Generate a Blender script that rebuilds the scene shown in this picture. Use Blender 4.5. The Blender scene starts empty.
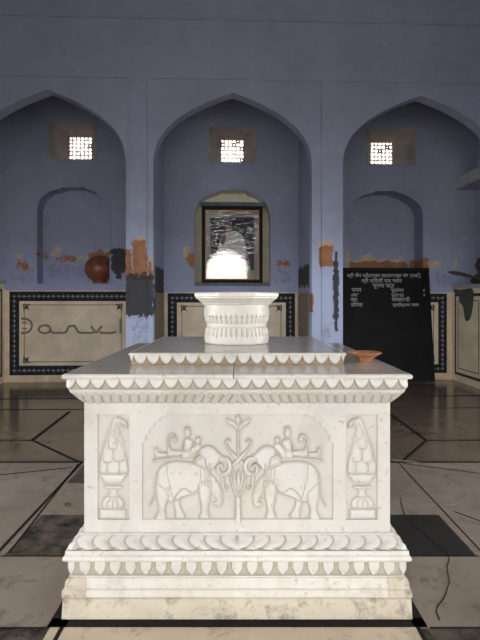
import bpy, bmesh, math, random
import numpy as np
from mathutils import Vector, Matrix
from mathutils.geometry import tessellate_polygon
random.seed(4)
PI = math.pi
sc = bpy.context.scene
COL = sc.collection

# ------------------------------------------------------------------ view geometry
F, CX, HY, EYE = 480.0, 240.0, 300.0, 1.5
ANG = math.radians(2.1)                 # the far wall is turned a little against the monument
CA, SA = math.cos(ANG), math.sin(ANG)
WY = 7.55                               # distance of the arcade wall
DEP = 1.36                              # depth of the recessed bays
TC = Vector((-0.014, 3.075, 0.0))       # centre of the monument


def uz(px, py, v=0.0):
    """wall coordinates (u along, z up) of the photo point on the plane v metres behind the arcade face"""
    tx = (px - CX) / F
    t = (v + WY * CA) / (CA - SA * tx)
    return (CA * t * tx + SA * (t - WY), EYE + (HY - py) / F * t)


def U(px, v=0.0): return uz(px, 300, v)[0]
def Zc(px, py, v=0.0): return uz(px, py, v)[1]
def w2w(u, v, z): return Vector((CA * u - SA * v, WY + SA * u + CA * v, z))


# ------------------------------------------------------------------ materials
def mat(name, rough=0.6, spec=0.5):
    m = bpy.data.materials.new(name)
    m.use_nodes = True
    b = m.node_tree.nodes['Principled BSDF']
    b.inputs['Roughness'].default_value = rough
    b.inputs['Specular IOR Level'].default_value = spec
    return m, m.node_tree, b


def N(nt, typ, **kw):
    n = nt.nodes.new(typ)
    for k, v in kw.items():
        setattr(n, k, v)
    return n


def math_n(nt, op, a, b=None, clamp=False):
    n = nt.nodes.new('ShaderNodeMath'); n.operation = op; n.use_clamp = clamp
    for i, x in enumerate((a, b)):
        if x is None: continue
        if isinstance(x, (int, float)): n.inputs[i].default_value = x
        else: nt.links.new(x, n.inputs[i])
    return n.outputs[0]


def noise(nt, scale, detail=4, rough=0.55, vec=None, offs=None, dist=0.0):
    n = nt.nodes.new('ShaderNodeTexNoise')
    n.inputs['Scale'].default_value = scale
    n.inputs['Detail'].default_value = detail
    n.inputs['Roughness'].default_value = rough
    n.inputs['Distortion'].default_value = dist
    if vec is None:
        vec = nt.nodes.new('ShaderNodeTexCoord').outputs['Object']
    if offs is not None:
        a = nt.nodes.new('ShaderNodeVectorMath'); a.operation = 'ADD'
        nt.links.new(vec, a.inputs[0]); a.inputs[1].default_value = offs
        vec = a.outputs[0]
    nt.links.new(vec, n.inputs['Vector'])
    return n.outputs['Fac']


def ramp(nt, fac, stops):
    r = nt.nodes.new('ShaderNodeValToRGB')
    el = r.color_ramp.elements
    while len(el) > 1: el.remove(el[-1])
    el[0].position, el[0].color = stops[0][0], c4(stops[0][1])
    for p, c in stops[1:]:
        e = el.new(p); e.color = c4(c)
    nt.links.new(fac, r.inputs[0])
    return r.outputs[0]


def c4(c):
    if isinstance(c, (int, float)): return (c, c, c, 1)
    return (c[0], c[1], c[2], 1)


def mix(nt, fac, a, b, blend='MIX'):
    n = nt.nodes.new('ShaderNodeMix'); n.data_type = 'RGBA'; n.blend_type = blend
    for s, x in ((0, fac), (6, a), (7, b)):
        if hasattr(x, 'is_linked') or hasattr(x, 'links'):
            nt.links.new(x, n.inputs[s])
        elif s == 0: n.inputs[s].default_value = x
        else: n.inputs[s].default_value = c4(x)
    return n.outputs[2]


def bump(nt, bsdf, h, strength=0.3, dist=0.01):
    b = nt.nodes.new('ShaderNodeBump')
    b.inputs['Strength'].default_value = strength; b.inputs['Distance'].default_value = dist
    nt.links.new(h, b.inputs['Height']); nt.links.new(b.outputs[0], bsdf.inputs['Normal'])


def simple(name, col, rough=0.6, spec=0.5, var=0.12, scale=6.0, bmp=0.0, metal=0.0):
    m, nt, b = mat(name, rough, spec)
    f = noise(nt, scale, 5)
    lo = tuple(max(0, c * (1 - var)) for c in col); hi = tuple(min(1, c * (1 + var)) for c in col)
    nt.links.new(ramp(nt, f, [(0.3, lo), (0.7, hi)]), b.inputs['Base Color'])
    b.inputs['Metallic'].default_value = metal
    if bmp: bump(nt, b, f, bmp, 0.01)
    return m


BLUE = (0.285, 0.317, 0.42)
ORANGE = (0.33, 0.155, 0.08)
CREAMP = (0.52, 0.42, 0.29)
DARKP = (0.032, 0.030, 0.025)
WHITEP = (0.34, 0.40, 0.56)


def plaster(name, patches, base=BLUE, low=None):
    """painted lime plaster; patches = (px0, px1, py0, py1, v, colour key, raggedness)"""
    m, nt, b = mat(name, 0.75, 0.25)
    tc = nt.nodes.new('ShaderNodeTexCoord').outputs['Object']
    n1 = noise(nt, 0.9, 5, 0.6, tc)
    n2 = noise(nt, 7.0, 6, 0.65, tc, (3, 1, 7))
    c = ramp(nt, n1, [(0.3, tuple(x * 0.86 for x in base)), (0.7, tuple(x * 1.1 for x in base))])
    c = mix(nt, math_n(nt, 'MULTIPLY', ramp_f(nt, n2, 0.52, 0.75), 0.35), c, (0.20, 0.215, 0.28))
    n3 = noise(nt, 2.3, 6, 0.7, tc, (9, 5, 2), 1.0)
    c = mix(nt, math_n(nt, 'MULTIPLY', ramp_f(nt, n3, 0.58, 0.72), 0.45), c, tuple(min(1, x * 1.25) for x in base))
    # small scratches
    n4 = noise(nt, 30.0, 3, 0.6, tc, (4, 4, 4))
    c = mix(nt, math_n(nt, 'MULTIPLY', ramp_f(nt, n4, 0.66, 0.72), 0.30), c, (0.11, 0.11, 0.14))
    sep = nt.nodes.new('ShaderNodeSeparateXYZ'); nt.links.new(tc, sep.inputs[0])
    if low is not None:      # wall colour blends to a paler tone towards the floor
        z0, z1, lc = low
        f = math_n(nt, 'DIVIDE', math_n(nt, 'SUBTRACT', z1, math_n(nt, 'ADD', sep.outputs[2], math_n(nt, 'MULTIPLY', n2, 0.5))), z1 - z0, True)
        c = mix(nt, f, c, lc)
    dx = math_n(nt, 'MULTIPLY', math_n(nt, 'SUBTRACT', noise(nt, 7, 7, 0.72, tc, (1, 8, 3), .6), 0.5), 3.2)
    dz = math_n(nt, 'MULTIPLY', math_n(nt, 'SUBTRACT', noise(nt, 6.5, 7, 0.72, tc, (7, 2, 5), .6), 0.5), 3.2)
    for key, pc in (('w', WHITEP), ('c', CREAMP), ('o', ORANGE), ('d', DARKP), ('g', (0.10, 0.115, 0.15))):
        tot = None
        for (x0, x1, y0, y1, v, k, rg) in patches:
            if k != key: continue
            u0, z1 = uz(x0, y0, v); u1, z0 = uz(x1, y1, v)
            cu, hu, cz, hz = (u0 + u1) / 2, abs(u1 - u0) / 2, (z0 + z1) / 2, abs(z1 - z0) / 2
            xx = math_n(nt, 'ADD', sep.outputs[0], math_n(nt, 'MULTIPLY', dx, rg))
            zz = math_n(nt, 'ADD', sep.outputs[2], math_n(nt, 'MULTIPLY', dz, rg * 1.3))
            a = math_n(nt, 'SUBTRACT', math_n(nt, 'ABSOLUTE', math_n(nt, 'SUBTRACT', xx, cu)), hu)
            bb = math_n(nt, 'SUBTRACT', math_n(nt, 'ABSOLUTE', math_n(nt, 'SUBTRACT', zz, cz)), hz)
            d = math_n(nt, 'MAXIMUM', math_n(nt, 'MAXIMUM', a, bb), math_n(nt, 'MULTIPLY', math_n(nt, 'ADD', math_n(nt, 'ADD', a, bb), min(hu, hz) * .25), .75))
            tot = d if tot is None else math_n(nt, 'MINIMUM', tot, d)
        if tot is None: continue
        soft = 0.012 if key in 'oc' else 0.02
        f = math_n(nt, 'DIVIDE', math_n(nt, 'SUBTRACT', soft, tot), soft, True)
        if key == 'd': f = math_n(nt, 'MULTIPLY', f, 0.93)
        if key == 'g':
            f = math_n(nt, 'MULTIPLY', f, math_n(nt, 'MULTIPLY', ramp_f(nt, noise(nt, 20, 6, 0.75, tc, (2, 2, 9)), 0.45, 0.65), .6))
        pcv = ramp(nt, n2, [(0.3, tuple(x * 0.75 for x in pc)), (0.7, tuple(x * 1.25 for x in pc))])
        c = mix(nt, f, c, pcv)
    nt.links.new(c, b.inputs['Base Color'])
    bump(nt, b, n2, 0.25, 0.012)
    return m


def ramp_f(nt, fac, a, b):
    n = nt.nodes.new('ShaderNodeMapRange')
    n.inputs['From Min'].default_value = a; n.inputs['From Max'].default_value = b
    nt.links.new(fac, n.inputs['Value'])
    return n.outputs[0]


def marble(name, base=(0.69, 0.675, 0.645), rough=0.34, grime=True, dirty=0.0, ground=None):
    m, nt, b = mat(name, rough, 0.45)
    tc = nt.nodes.new('ShaderNodeTexCoord').outputs['Object']
    a = noise(nt, 2.2, 7, 0.65, tc, None, 1.2)
    c = ramp(nt, a, [(0.28, tuple(x * 0.84 for x in base)), (0.5, base), (0.72, tuple(min(1, x * 1.05) for x in base))])
    sp = noise(nt, 38, 3, 0.6, tc, (4, 1, 1))
    c = mix(nt, math_n(nt, 'MULTIPLY', ramp_f(nt, sp, 0.63, 0.70), 0.6), c, (0.42, 0.34, 0.24))
    y = noise(nt, 5, 6, 0.7, tc, (11, 3, 1))
    c = mix(nt, math_n(nt, 'MULTIPLY', ramp_f(nt, y, 0.50, 0.75), min(1, 0.40 + dirty * 0.6)), c, (0.55, 0.48, 0.37))
    if dirty:
        g = noise(nt, 9, 7, 0.75, tc, (1, 13, 1), 0.6)
        c = mix(nt, math_n(nt, 'MULTIPLY', ramp_f(nt, g, 0.50, 0.64), dirty), c, (0.30, 0.25, 0.19))
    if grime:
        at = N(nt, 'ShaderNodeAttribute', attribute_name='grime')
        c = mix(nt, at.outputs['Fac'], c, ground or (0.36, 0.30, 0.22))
    nt.links.new(c, b.inputs['Base Color'])
    r = ramp(nt, a, [(0.3, rough * 1.2), (0.7, rough * 0.8)])
    nt.links.new(r, b.inputs['Roughness'])
    bump(nt, b, sp, 0.06, 0.004)
    return m


# ------------------------------------------------------------------ mesh helpers
def link(name, me, m=None, parent=None, loc=None):
    o = bpy.data.objects.new(name, me)
    COL.objects.link(o)
    if m is not None:
        for x in (m if isinstance(m, (list, tuple)) else [m]): me.materials.append(x)
    if parent is not None: o.parent = parent
    if loc is not None: o.location = loc
    return o


def tag(o, label=None, cat=None, group=None, kind=None):
    if label: o['label'] = label
    if cat: o['category'] = cat
    if group: o['group'] = group
    if kind: o['kind'] = kind
    return o


def empty(name, loc, rz=0.0):
    o = bpy.data.objects.new(name, None); COL.objects.link(o)
    o.location = loc; o.rotation_euler = (0, 0, rz); o.empty_display_size = 0.1
    return o


class MB:
    """collects polygons; build() links them as one mesh"""
    def __init__(s): s.v = []; s.f = []; s.mi = []; s.sm = []
    def add(s, vs, fs, mi=0, smooth=False):
        o = len(s.v); s.v += [tuple(v) for v in vs]
        for f in fs: s.f.append(tuple(i + o for i in f)); s.mi.append(mi); s.sm.append(smooth)
    def box(s, x0, x1, y0, y1, z0, z1, mi=0):
        x0, x1 = sorted((x0, x1)); y0, y1 = sorted((y0, y1)); z0, z1 = sorted((z0, z1))
        vs = [(x, y, z) for x in (x0, x1) for y in (y0, y1) for z in (z0, z1)]
        s.add(vs, [(0, 1, 3, 2), (4, 6, 7, 5), (0, 4, 5, 1), (2, 3, 7, 6), (0, 2, 6, 4), (1, 5, 7, 3)], mi)
    def lathe(s, prof, n=40, c=(0, 0, 0), mi=0, close=True):
        vs = []; m = len(prof)
        for i in range(n):
            a = 2 * PI * i / n
            for r, z in prof: vs.append((c[0] + r * math.cos(a), c[1] + r * math.sin(a), c[2] + z))
        fs = []
        for i in range(n):
            j = (i + 1) % n
            for k in range(m - 1): fs.append((i * m + k, j * m + k, j * m + k + 1, i * m + k + 1))
        s.add(vs, fs, mi, True)
    def tube(s, pts, rad, n=8, mi=0):
        pts = [Vector(p) for p in pts]; rs = rad if isinstance(rad, (list, tuple)) else [rad] * len(pts)
        vs = []
        for i, p in enumerate(pts):
            t = (pts[min(i + 1, len(pts) - 1)] - pts[max(i - 1, 0)]).normalized()
            a = t.orthogonal().normalized(); bq = t.cross(a)
            for k in range(n):
                an = 2 * PI * k / n
                vs.append(p + (a * math.cos(an) + bq * math.sin(an)) * rs[i])
        fs = []
        for i in range(len(pts) - 1):
            for k in range(n):
                k2 = (k + 1) % n
                fs.append((i * n + k, i * n + k2, (i + 1) * n + k2, (i + 1) * n + k))
        fs.append(tuple(range(n))[::-1]); fs.append(tuple((len(pts) - 1) * n + k for k in range(n)))
        s.add(vs, fs, mi, True)
    def plate(s, loops, v0, v1, f=lambda a, b, v: (a, v, b), mi=0, mi_side=None, back=True, front=True):
        """flat plate with holes; loops of (a, b); between v0 and v1"""
        tri = tessellate_polygon([[Vector((a, b, 0)) for a, b in lp] for lp in loops])
        flat = [p for lp in loops for p in lp]
        n = len(flat)
        fr = [f(a, b, v0) for a, b in flat]; bk = [f(a, b, v1) for a, b in flat]
        fs = []
        if front: s.add(fr, [tuple(t) for t in tri], mi)
        if back: s.add(bk, [tuple(reversed(t)) for t in tri], mi)
        o = 0
        side = []
        for lp in loops:
            m = len(lp)
            for i in range(m):
                j = (i + 1) % m
                side.append((o + i, o + j, n + o + j, n + o + i))
            o += m
        s.add(fr + bk, side, mi if mi_side is None else mi_side)
    def loft(s, loopA, loopB, mi=0, capB=False, capA=False, mc=None):
        n = len(loopA)
        s.add(list(loopA) + list(loopB), [(i, (i + 1) % n, n + (i + 1) % n, n + i) for i in range(n)], mi)
        if capB:
            t = tessellate_polygon([[Vector((p[0], p[2], 0)) for p in loopB]])
            s.add(loopB, [tuple(x) for x in t], mi if mc is None else mc)
    def ribbon(s, pts, w, f, mi=0, lift=0.0, closed=False):
        """flat stroke through 2-D points; f(a, b, h) gives the 3-D point; a shallow slab of height lift"""
        P = [Vector((a, b)) for a, b in pts]; n = len(P)
        vs = []
        for i in range(n):
            if closed: t = P[(i + 1) % n] - P[i - 1]
            else: t = P[min(i + 1, n - 1)] - P[max(i - 1, 0)]
            if t.length < 1e-9: t = Vector((1, 0))
            t.normalize(); q = Vector((-t.y, t.x)) * (w[i] if isinstance(w, (list, tuple)) else w) * 0.5
            a, b = P[i] + q, P[i] - q
            vs += [f(a.x, a.y, lift), f(b.x, b.y, lift), f(b.x, b.y, 0), f(a.x, a.y, 0)]
        fs = []
        for i in range(n if closed else n - 1):
            j = (i + 1) % n
            for k in range(4):
                k2 = (k + 1) % 4
                fs.append((i * 4 + k, i * 4 + k2, j * 4 + k2, j * 4 + k))
        if not closed: fs += [(0, 1, 2, 3), tuple((n - 1) * 4 + k for k in (3, 2, 1, 0))]
        s.add(vs, fs, mi)
    def mesh(s, name, recalc=True):
        me = bpy.data.meshes.new(name)
        me.from_pydata(s.v, [], s.f)
        me.polygons.foreach_set('material_index', s.mi)
        me.polygons.foreach_set('use_smooth', s.sm)
        if recalc:
            bm = bmesh.new(); bm.from_mesh(me)
            bmesh.ops.remove_doubles(bm, verts=bm.verts, dist=1e-6)
            bmesh.ops.recalc_face_normals(bm, faces=bm.faces)
            bm.to_mesh(me); bm.free()
        me.update()
        return me
    def build(s, name, m, parent=None, loc=None, bevel=0.0):
        o = link(name, s.mesh(name), m, parent, loc)
        if bevel:
            b = o.modifiers.new('bevel', 'BEVEL'); b.width = bevel; b.segments = 2; b.limit_method = 'ANGLE'
        return o


def gridmesh(name, P, g=None, mats=None, parent=None, wrap=False, loc=None, keep=None, smooth=True):
    """P: (M, N, 3) array of points; g: (M, N) grime attribute"""
    M, Nn = P.shape[:2]
    idx = np.arange(M * Nn).reshape(M, Nn)
    if wrap:
        a = idx[:-1]; b = np.roll(idx, -1, 1)[:-1]; c = np.roll(idx, -1, 1)[1:]; d = idx[1:]
    else:
        a, b, c, d = idx[:-1, :-1], idx[:-1, 1:], idx[1:, 1:], idx[1:, :-1]
    q = np.stack([a, b, c, d], -1).reshape(-1, 4)
    if keep is not None:
        k = keep.reshape(-1)
        q = q[k[q].any(1)]
        used = np.unique(q); rm = -np.ones(M * Nn, int); rm[used] = np.arange(len(used))
        q = rm[q]; V = P.reshape(-1, 3)[used]; G = None if g is None else g.reshape(-1)[used]
    else:
        V = P.reshape(-1, 3); G = None if g is None else g.reshape(-1)
    me = bpy.data.meshes.new(name)
    me.vertices.add(len(V)); me.vertices.foreach_set('co', V.astype(np.float32).ravel())
    me.loops.add(len(q) * 4); me.loops.foreach_set('vertex_index', q.astype(np.int32).ravel())
    me.polygons.add(len(q)); me.polygons.foreach_set('loop_start', np.arange(0, len(q) * 4, 4, dtype=np.int32))
    me.polygons.foreach_set('use_smooth', np.full(len(q), smooth))
    me.update(calc_edges=True)
    if G is not None:
        at = me.attributes.new('grime', 'FLOAT', 'POINT'); at.data.foreach_set('value', G.astype(np.float32))
    me.validate()
    return link(name, me, mats, parent, loc)


def smooth_poly(pts, k=6, closed=True):
    P = [np.array(p, float) for p in pts]; n = len(P); out = []
    for i in range(n if closed else n - 1):
        p0, p1, p2, p3 = (P[(i - 1) % n], P[i], P[(i + 1) % n], P[(i + 2) % n]) if closed else \
            (P[max(i - 1, 0)], P[i], P[i + 1], P[min(i + 2, n - 1)])
        for j in range(k):
            t = j / k
            out.append(0.5 * (2 * p1 + (p2 - p0) * t + (2 * p0 - 5 * p1 + 4 * p2 - p3) * t * t + (3 * p1 - p0 - 3 * p2 + p3) * t ** 3))
    if not closed: out.append(P[-1])
    return [tuple(float(c) for c in p) for p in out]


def sd_poly(X, Y, pts):
    """signed distance, positive inside"""
    P = np.array(pts, float); Q = np.roll(P, -1, 0)
    d2 = np.full(X.shape, 1e18); ins = np.zeros(X.shape, bool)
    for (ax, ay), (bx, by) in zip(P, Q):
        ex, ey = bx - ax, by - ay; L = ex * ex + ey * ey + 1e-12
        t = np.clip(((X - ax) * ex + (Y - ay) * ey) / L, 0, 1)
        d2 = np.minimum(d2, (X - ax - t * ex) ** 2 + (Y - ay - t * ey) ** 2)
        if ay != by:
            c = ((ay > Y) != (by > Y)) & (X < (bx - ax) * (Y - ay) / (by - ay) + ax)
            ins ^= c
    return np.where(ins, 1, -1) * np.sqrt(d2)


def sd_stroke(X, Y, pts, r):
    P = np.array(pts, float)
    R = np.interp(np.linspace(0, 1, len(P)), np.linspace(0, 1, len(r)), r) if isinstance(r, (list, tuple)) else np.full(len(P), r)
    best = np.full(X.shape, -1e9)
    for i in range(len(P) - 1):
        (ax, ay), (bx, by) = P[i], P[i + 1]
        ex, ey = bx - ax, by - ay; L = ex * ex + ey * ey + 1e-12
        t = np.clip(((X - ax) * ex + (Y - ay) * ey) / L, 0, 1)
        d = np.sqrt((X - ax - t * ex) ** 2 + (Y - ay - t * ey) ** 2)
        best = np.maximum(best, R[i] * (1 - t) + R[i + 1] * t - d)
    return best


# ------------------------------------------------------------------ material set
M_TOMB = marble('carved_white_marble')
M_BODY = marble('white_marble_slab', base=(0.69, 0.675, 0.645), grime=False)
M_TOPS = marble('polished_marble_top', base=(0.56, 0.53, 0.485), rough=0.16, grime=False, dirty=0.35)
M_BASE = marble('weathered_marble_plinth', base=(0.63, 0.57, 0.47), rough=0.6, grime=False, dirty=0.95)
M_EDGE = marble('slab_edge_marble', base=(0.76, 0.74, 0.70), rough=0.3, grime=False, dirty=0.12)
M_PED = marble('pedestal_marble', base=(0.76, 0.74, 0.69), rough=0.32, ground=(0.42, 0.34, 0.24))
M_PLINTH = marble('plinth_roll_marble', base=(0.74, 0.71, 0.66), rough=0.42, grime=False, dirty=0.25)

pillar_patches = [
    (126, 131.5, 248, 276, 0, 'o', .07), (133, 146.5, 241, 280, 0, 'o', .06), (148, 152, 262, 280, 0, 'o', .05), (138, 145, 238, 250, 0, 'c', .12), (149, 153, 256, 272, 0, 'c', .07),
    (124, 153, 279, 316, 0, 'd', .12), (126, 152, 275, 300, 0, 'd', .10), (133, 148, 318, 345, 0, 'g', .10),
    (319.5, 332, 246, 267, 0, 'o', .05), (320, 332, 241, 246, 0, 'c', .07), (333.5, 338, 262, 318, 0, 'd', .05), (335, 337, 252, 330, 0, 'd', .04),
    (311, 313, 294, 312, 0, 'o', .03), (322, 330, 325, 345, 0, 'g', .08),
    ]
pier_patches = [(150, 165, 268, 350, 0.7, 'd', .05), (290, 315, 266, 286, 0.7, 'd', .10)]
back_patches = [
    (17, 29, 263, 268, DEP, 'o', .14), (38, 42, 252, 258, DEP, 'o', .10), (47, 56, 246, 252, DEP, 'c', .14),
    (51, 71, 255.5, 258.5, DEP, 'o', .12), (72, 84, 256, 258, DEP, 'c', .10), (86, 108, 251, 258, DEP, 'o', .14),
    (101, 107, 248, 252, DEP, 'c', .08), (111.5, 126, 249, 272, DEP, 'd', .08), (116, 121, 270, 279, DEP, 'd', .05),
    (16, 22, 254, 257, DEP, 'c', .08), (184, 190, 247, 258, DEP, 'c', .08), (188, 195, 253, 265, DEP, 'o', .10),
    (276, 288, 260.5, 266, DEP, 'o', .12), (346, 354, 251, 270, DEP, 'c', .08), (352, 416, 260, 285, DEP, 'o', .06),
    (358, 384, 255, 262, DEP, 'c', .18), (388, 411, 256, 261, DEP, 'c', .18), (418, 428, 259, 285, DEP, 'o', .07),
    (424, 442, 262, 266, DEP, 'c', .16), (452, 457, 262, 267, DEP, 'c', .12), (462, 467, 238, 240, DEP, 'c', .08),
    (436, 452, 274, 285, DEP, 'g', .10), (12, 34, 270, 282, DEP, 'g', .12), (42, 80, 262, 276, DEP, 'g', .14), (275, 292, 268, 282, DEP, 'g', .12)]
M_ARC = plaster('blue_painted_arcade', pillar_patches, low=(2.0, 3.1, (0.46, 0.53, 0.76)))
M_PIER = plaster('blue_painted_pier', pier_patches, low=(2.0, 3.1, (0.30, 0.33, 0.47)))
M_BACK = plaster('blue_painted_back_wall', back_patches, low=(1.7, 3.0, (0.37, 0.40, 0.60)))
M_BLUE = plaster('blue_painted_plaster', [])
M_CREAMN = simple('cream_limewash', (0.74, 0.70, 0.58), 0.8, 0.2, 0.15, 3)
M_REVEAL = simple('greyed_whitewash', (0.36, 0.345, 0.35), 0.8, 0.2, 0.2, 3)
M_LEDGE = simple('grey_limewashed_ledge', (0.36, 0.37, 0.41), .8, .2, .15)
M_CEIL = simple('ceiling_plaster', (0.20, 0.21, 0.26), 0.85, 0.2)
M_PANEL = simple('dado_cream_marble', (0.70, 0.60, 0.455), 0.45, 0.3, 0.14, 3.5)
M_STRIP = simple('dado_buff_strip', (0.68, 0.56, 0.40), 0.5, 0.3, 0.2, 5)
M_SLATE = simple('black_dado_stone', (0.022, 0.024, 0.032), 0.6, 0.12, 0.6, 12)
M_WHITE = simple('white_inlay', (0.30, 0.31, 0.33), 0.5, 0.3, 0.3, 12)
M_INK = simple('black_line_inlay', (0.028, 0.026, 0.024), 0.5, 0.3, 0.2)
M_GREYINK = simple('grey_painted_letters', (0.21, 0.18, 0.145), 0.6, 0.3, 0.15)
M_CEMENT = simple('grey_green_cement', (0.07, 0.08, 0.075), 0.8, 0.2, 0.3)

# ------------------------------------------------------------------ the wall with three arches
APX = [(0, 1.0), (.177, .926), (.42, .80), (.665, .63), (.848, .43), (.957, .222), (1.0, 0.0)]
ZS, ZA, H = 3.70, 4.76, 6.75
FB = U(232.5); bays = [U(47.5), U(233), U(421.3)]; HW = 1.248; HWS = [1.205, 1.248, 1.262]


def arch_loop(cx, hw, zs, za, z0=0.0, table=APX):
    r = smooth_poly([(t * hw, zs + h * (za - zs)) for t, h in table], 5, False)
    right = [(cx + x, z) for x, z in r]                      # apex -> spring
    left = [(cx - x, z) for x, z in r[::-1]][:-1]            # spring -> apex
    return [(cx - hw, z0)] + left + right + [(cx + hw, z0)]  # left foot .. apex .. right foot


def comb(cs, hw, zs, za, L, top, table=APX):
    out = [(-L, 0.0), (-L, top), (L, top), (L, 0.0)]
    for i, c in sorted(enumerate(cs), key=lambda q: -q[1]):
        out += arch_loop(c, hw[i], zs, za, 0.0, table)[::-1]
    return out


PIV = Vector((0, WY, 0))
LW = 4.75


def wall_obj(mb, name, m, kind='structure', **kw):
    o = mb.build(name, m); o.location = PIV; o.rotation_euler = (0, 0, ANG)
    tag(o, kind=kind); return o


mb = MB()
mb.plate([comb(bays, HWS, ZS, ZA, LW, H)], 0.0, 0.22)
# raised pilaster strips and the plain wall above the rectangular arch frames
ztop = Zc(234, 80); gaps = []
edges = [(-LW, None)]
fr = []
for c, (a, b) in zip(bays, ((-LW + .3, U(129.5)), (U(147), U(321.5)), (U(336.5), LW - .3))): fr.append((a, b))
out = [(-LW, 0), (-LW, H), (LW, H), (LW, 0)]
for a, b in fr[::-1]: out += [(b, 0), (b, ztop), (a, ztop), (a, 0)]
mb.plate([out], -0.022, 0.0)
for a, b in fr:                                              # fine bead line inside each frame
    i = 0.065
    for (x0, x1, z0, z1) in ((a + i, a + i + .014, 0, ztop - i), (b - i - .014, b - i, 0, ztop - i), (a + i, b - i, ztop - i - .014, ztop - i)):
        pass
zc = Zc(240, 21)
mb.box(-LW, LW, -0.06, -0.022, zc + 0.02, H)
mb.box(-LW, LW, -0.05, -0.022, zc - 0.012, zc + 0.025)
# piers between the bays
pier = [(bays[0] + HWS[0], bays[1] - HW), (bays[1] + HW, bays[2] - HWS[2])]
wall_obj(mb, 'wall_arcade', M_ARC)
mb = MB()
for a, b in pier: mb.box(a, b, 0.22, DEP, 0, H)
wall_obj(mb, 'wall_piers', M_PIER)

# bay side walls behind the outer arches, with benches and ledges
UR = U(477, DEP); UL = 2 * bays[0] - (UR - (bays[2] - bays[0])) if False else U(-17, DEP)
mb = MB(); mb.box(UR, UR + .3, 0.22, DEP + .3, 0, H); wall_obj(mb, 'wall_right_bay', M_BLUE)
mb = MB(); mb.box(UL - .3, UL, 0.22, DEP + .3, 0, H); wall_obj(mb, 'wall_left_bay', M_BLUE)

# back wall with niches and window holes
NT = {  # niche outlines measured on the photo (px, py)
    'left': [(36.7, 283.5), (36.7, 209), (38, 203), (41.5, 197), (50, 191), (61, 188.3), (61.5, 186.9), (85, 186.9), (85.5, 188.3), (94, 190.5), (104, 197.5), (109, 203), (110.6, 209), (110.6, 283.5)],
    'mid': [(193.8, 286), (193.8, 217), (195, 209), (199, 201), (207, 195), (218.5, 191.5), (219, 189.8), (246.5, 189.8), (247, 191.5), (257, 195), (265, 201), (269.5, 209), (270.8, 217), (270.8, 286)],
    'right': [(349, 285), (349, 213), (350.5, 206), (354.5, 200), (363, 194.5), (374, 192), (374.5, 190.7), (396, 190.7), (396.5, 192), (406, 194.5), (416, 201), (421.5, 207), (423.3, 214), (423.3, 285)]}
NIC = {k: [uz(x, y, DEP) for x, y in v] for k, v in NT.items()}
WN = {'left': (48.5, 97, 122.5, 159.5), 'mid': (208.5, 257, 127, 162.3), 'right': (366, 415.3, 128.2, 164.6)}
WIN = {k: (U(a, DEP), U(b, DEP), Zc((a + b) / 2, d, DEP), Zc((a + b) / 2, c, DEP)) for k, (a, b, c, d) in WN.items()}
rect = lambda a, b, c, d: [(a, c), (b, c), (b, d), (a, d)]
mb = MB()
mb.plate([rect(-LW - .3, LW + .3, 0, H)] + [NIC[k] for k in NIC] + [rect(*WIN[k]) for k in WIN], DEP, DEP + .02, back=False)
ND = {'left': .30, 'mid': .34, 'right': .42}
for k in ('left', 'right'):
    lp = NIC[k]; n = len(lp)
    mb.loft([(a, DEP, b) for a, b in lp], [(a, DEP + ND[k], b) for a, b in lp], 0, capB=True)
for k in ('left', 'mid', 'right'):                            # faint hood line above each niche
    a, b = NIC[k][6], NIC[k][7]
    mb.box(a[0] - .04, b[0] + .04, DEP - .012, DEP, a[1] + .03, a[1] + .045)
for k in ('left', 'right', 'mid'):
    mb.ribbon(NIC[k], .026, lambda a, b, h: (a, DEP - h, b), lift=.02)
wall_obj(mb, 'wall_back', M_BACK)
mb = MB()
lp = NIC['mid']
mb.loft([(a, DEP + .015, b) for a, b in lp], [(a, DEP + ND['mid'], b) for a, b in lp], 0, capB=True)
wall_obj(mb, 'wall_niche_lining', M_CREAMN)

# small plaster ledge above the dado
mb = MB()
for i, (a, b) in enumerate(((UL, pier[0][0]), (pier[0][1], pier[1][0]), (pier[1][1], UR))):
    mb.box(a, b, DEP - .035, DEP, 1.72, 1.745)
wall_obj(mb, 'trim_1', M_BACK)

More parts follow.
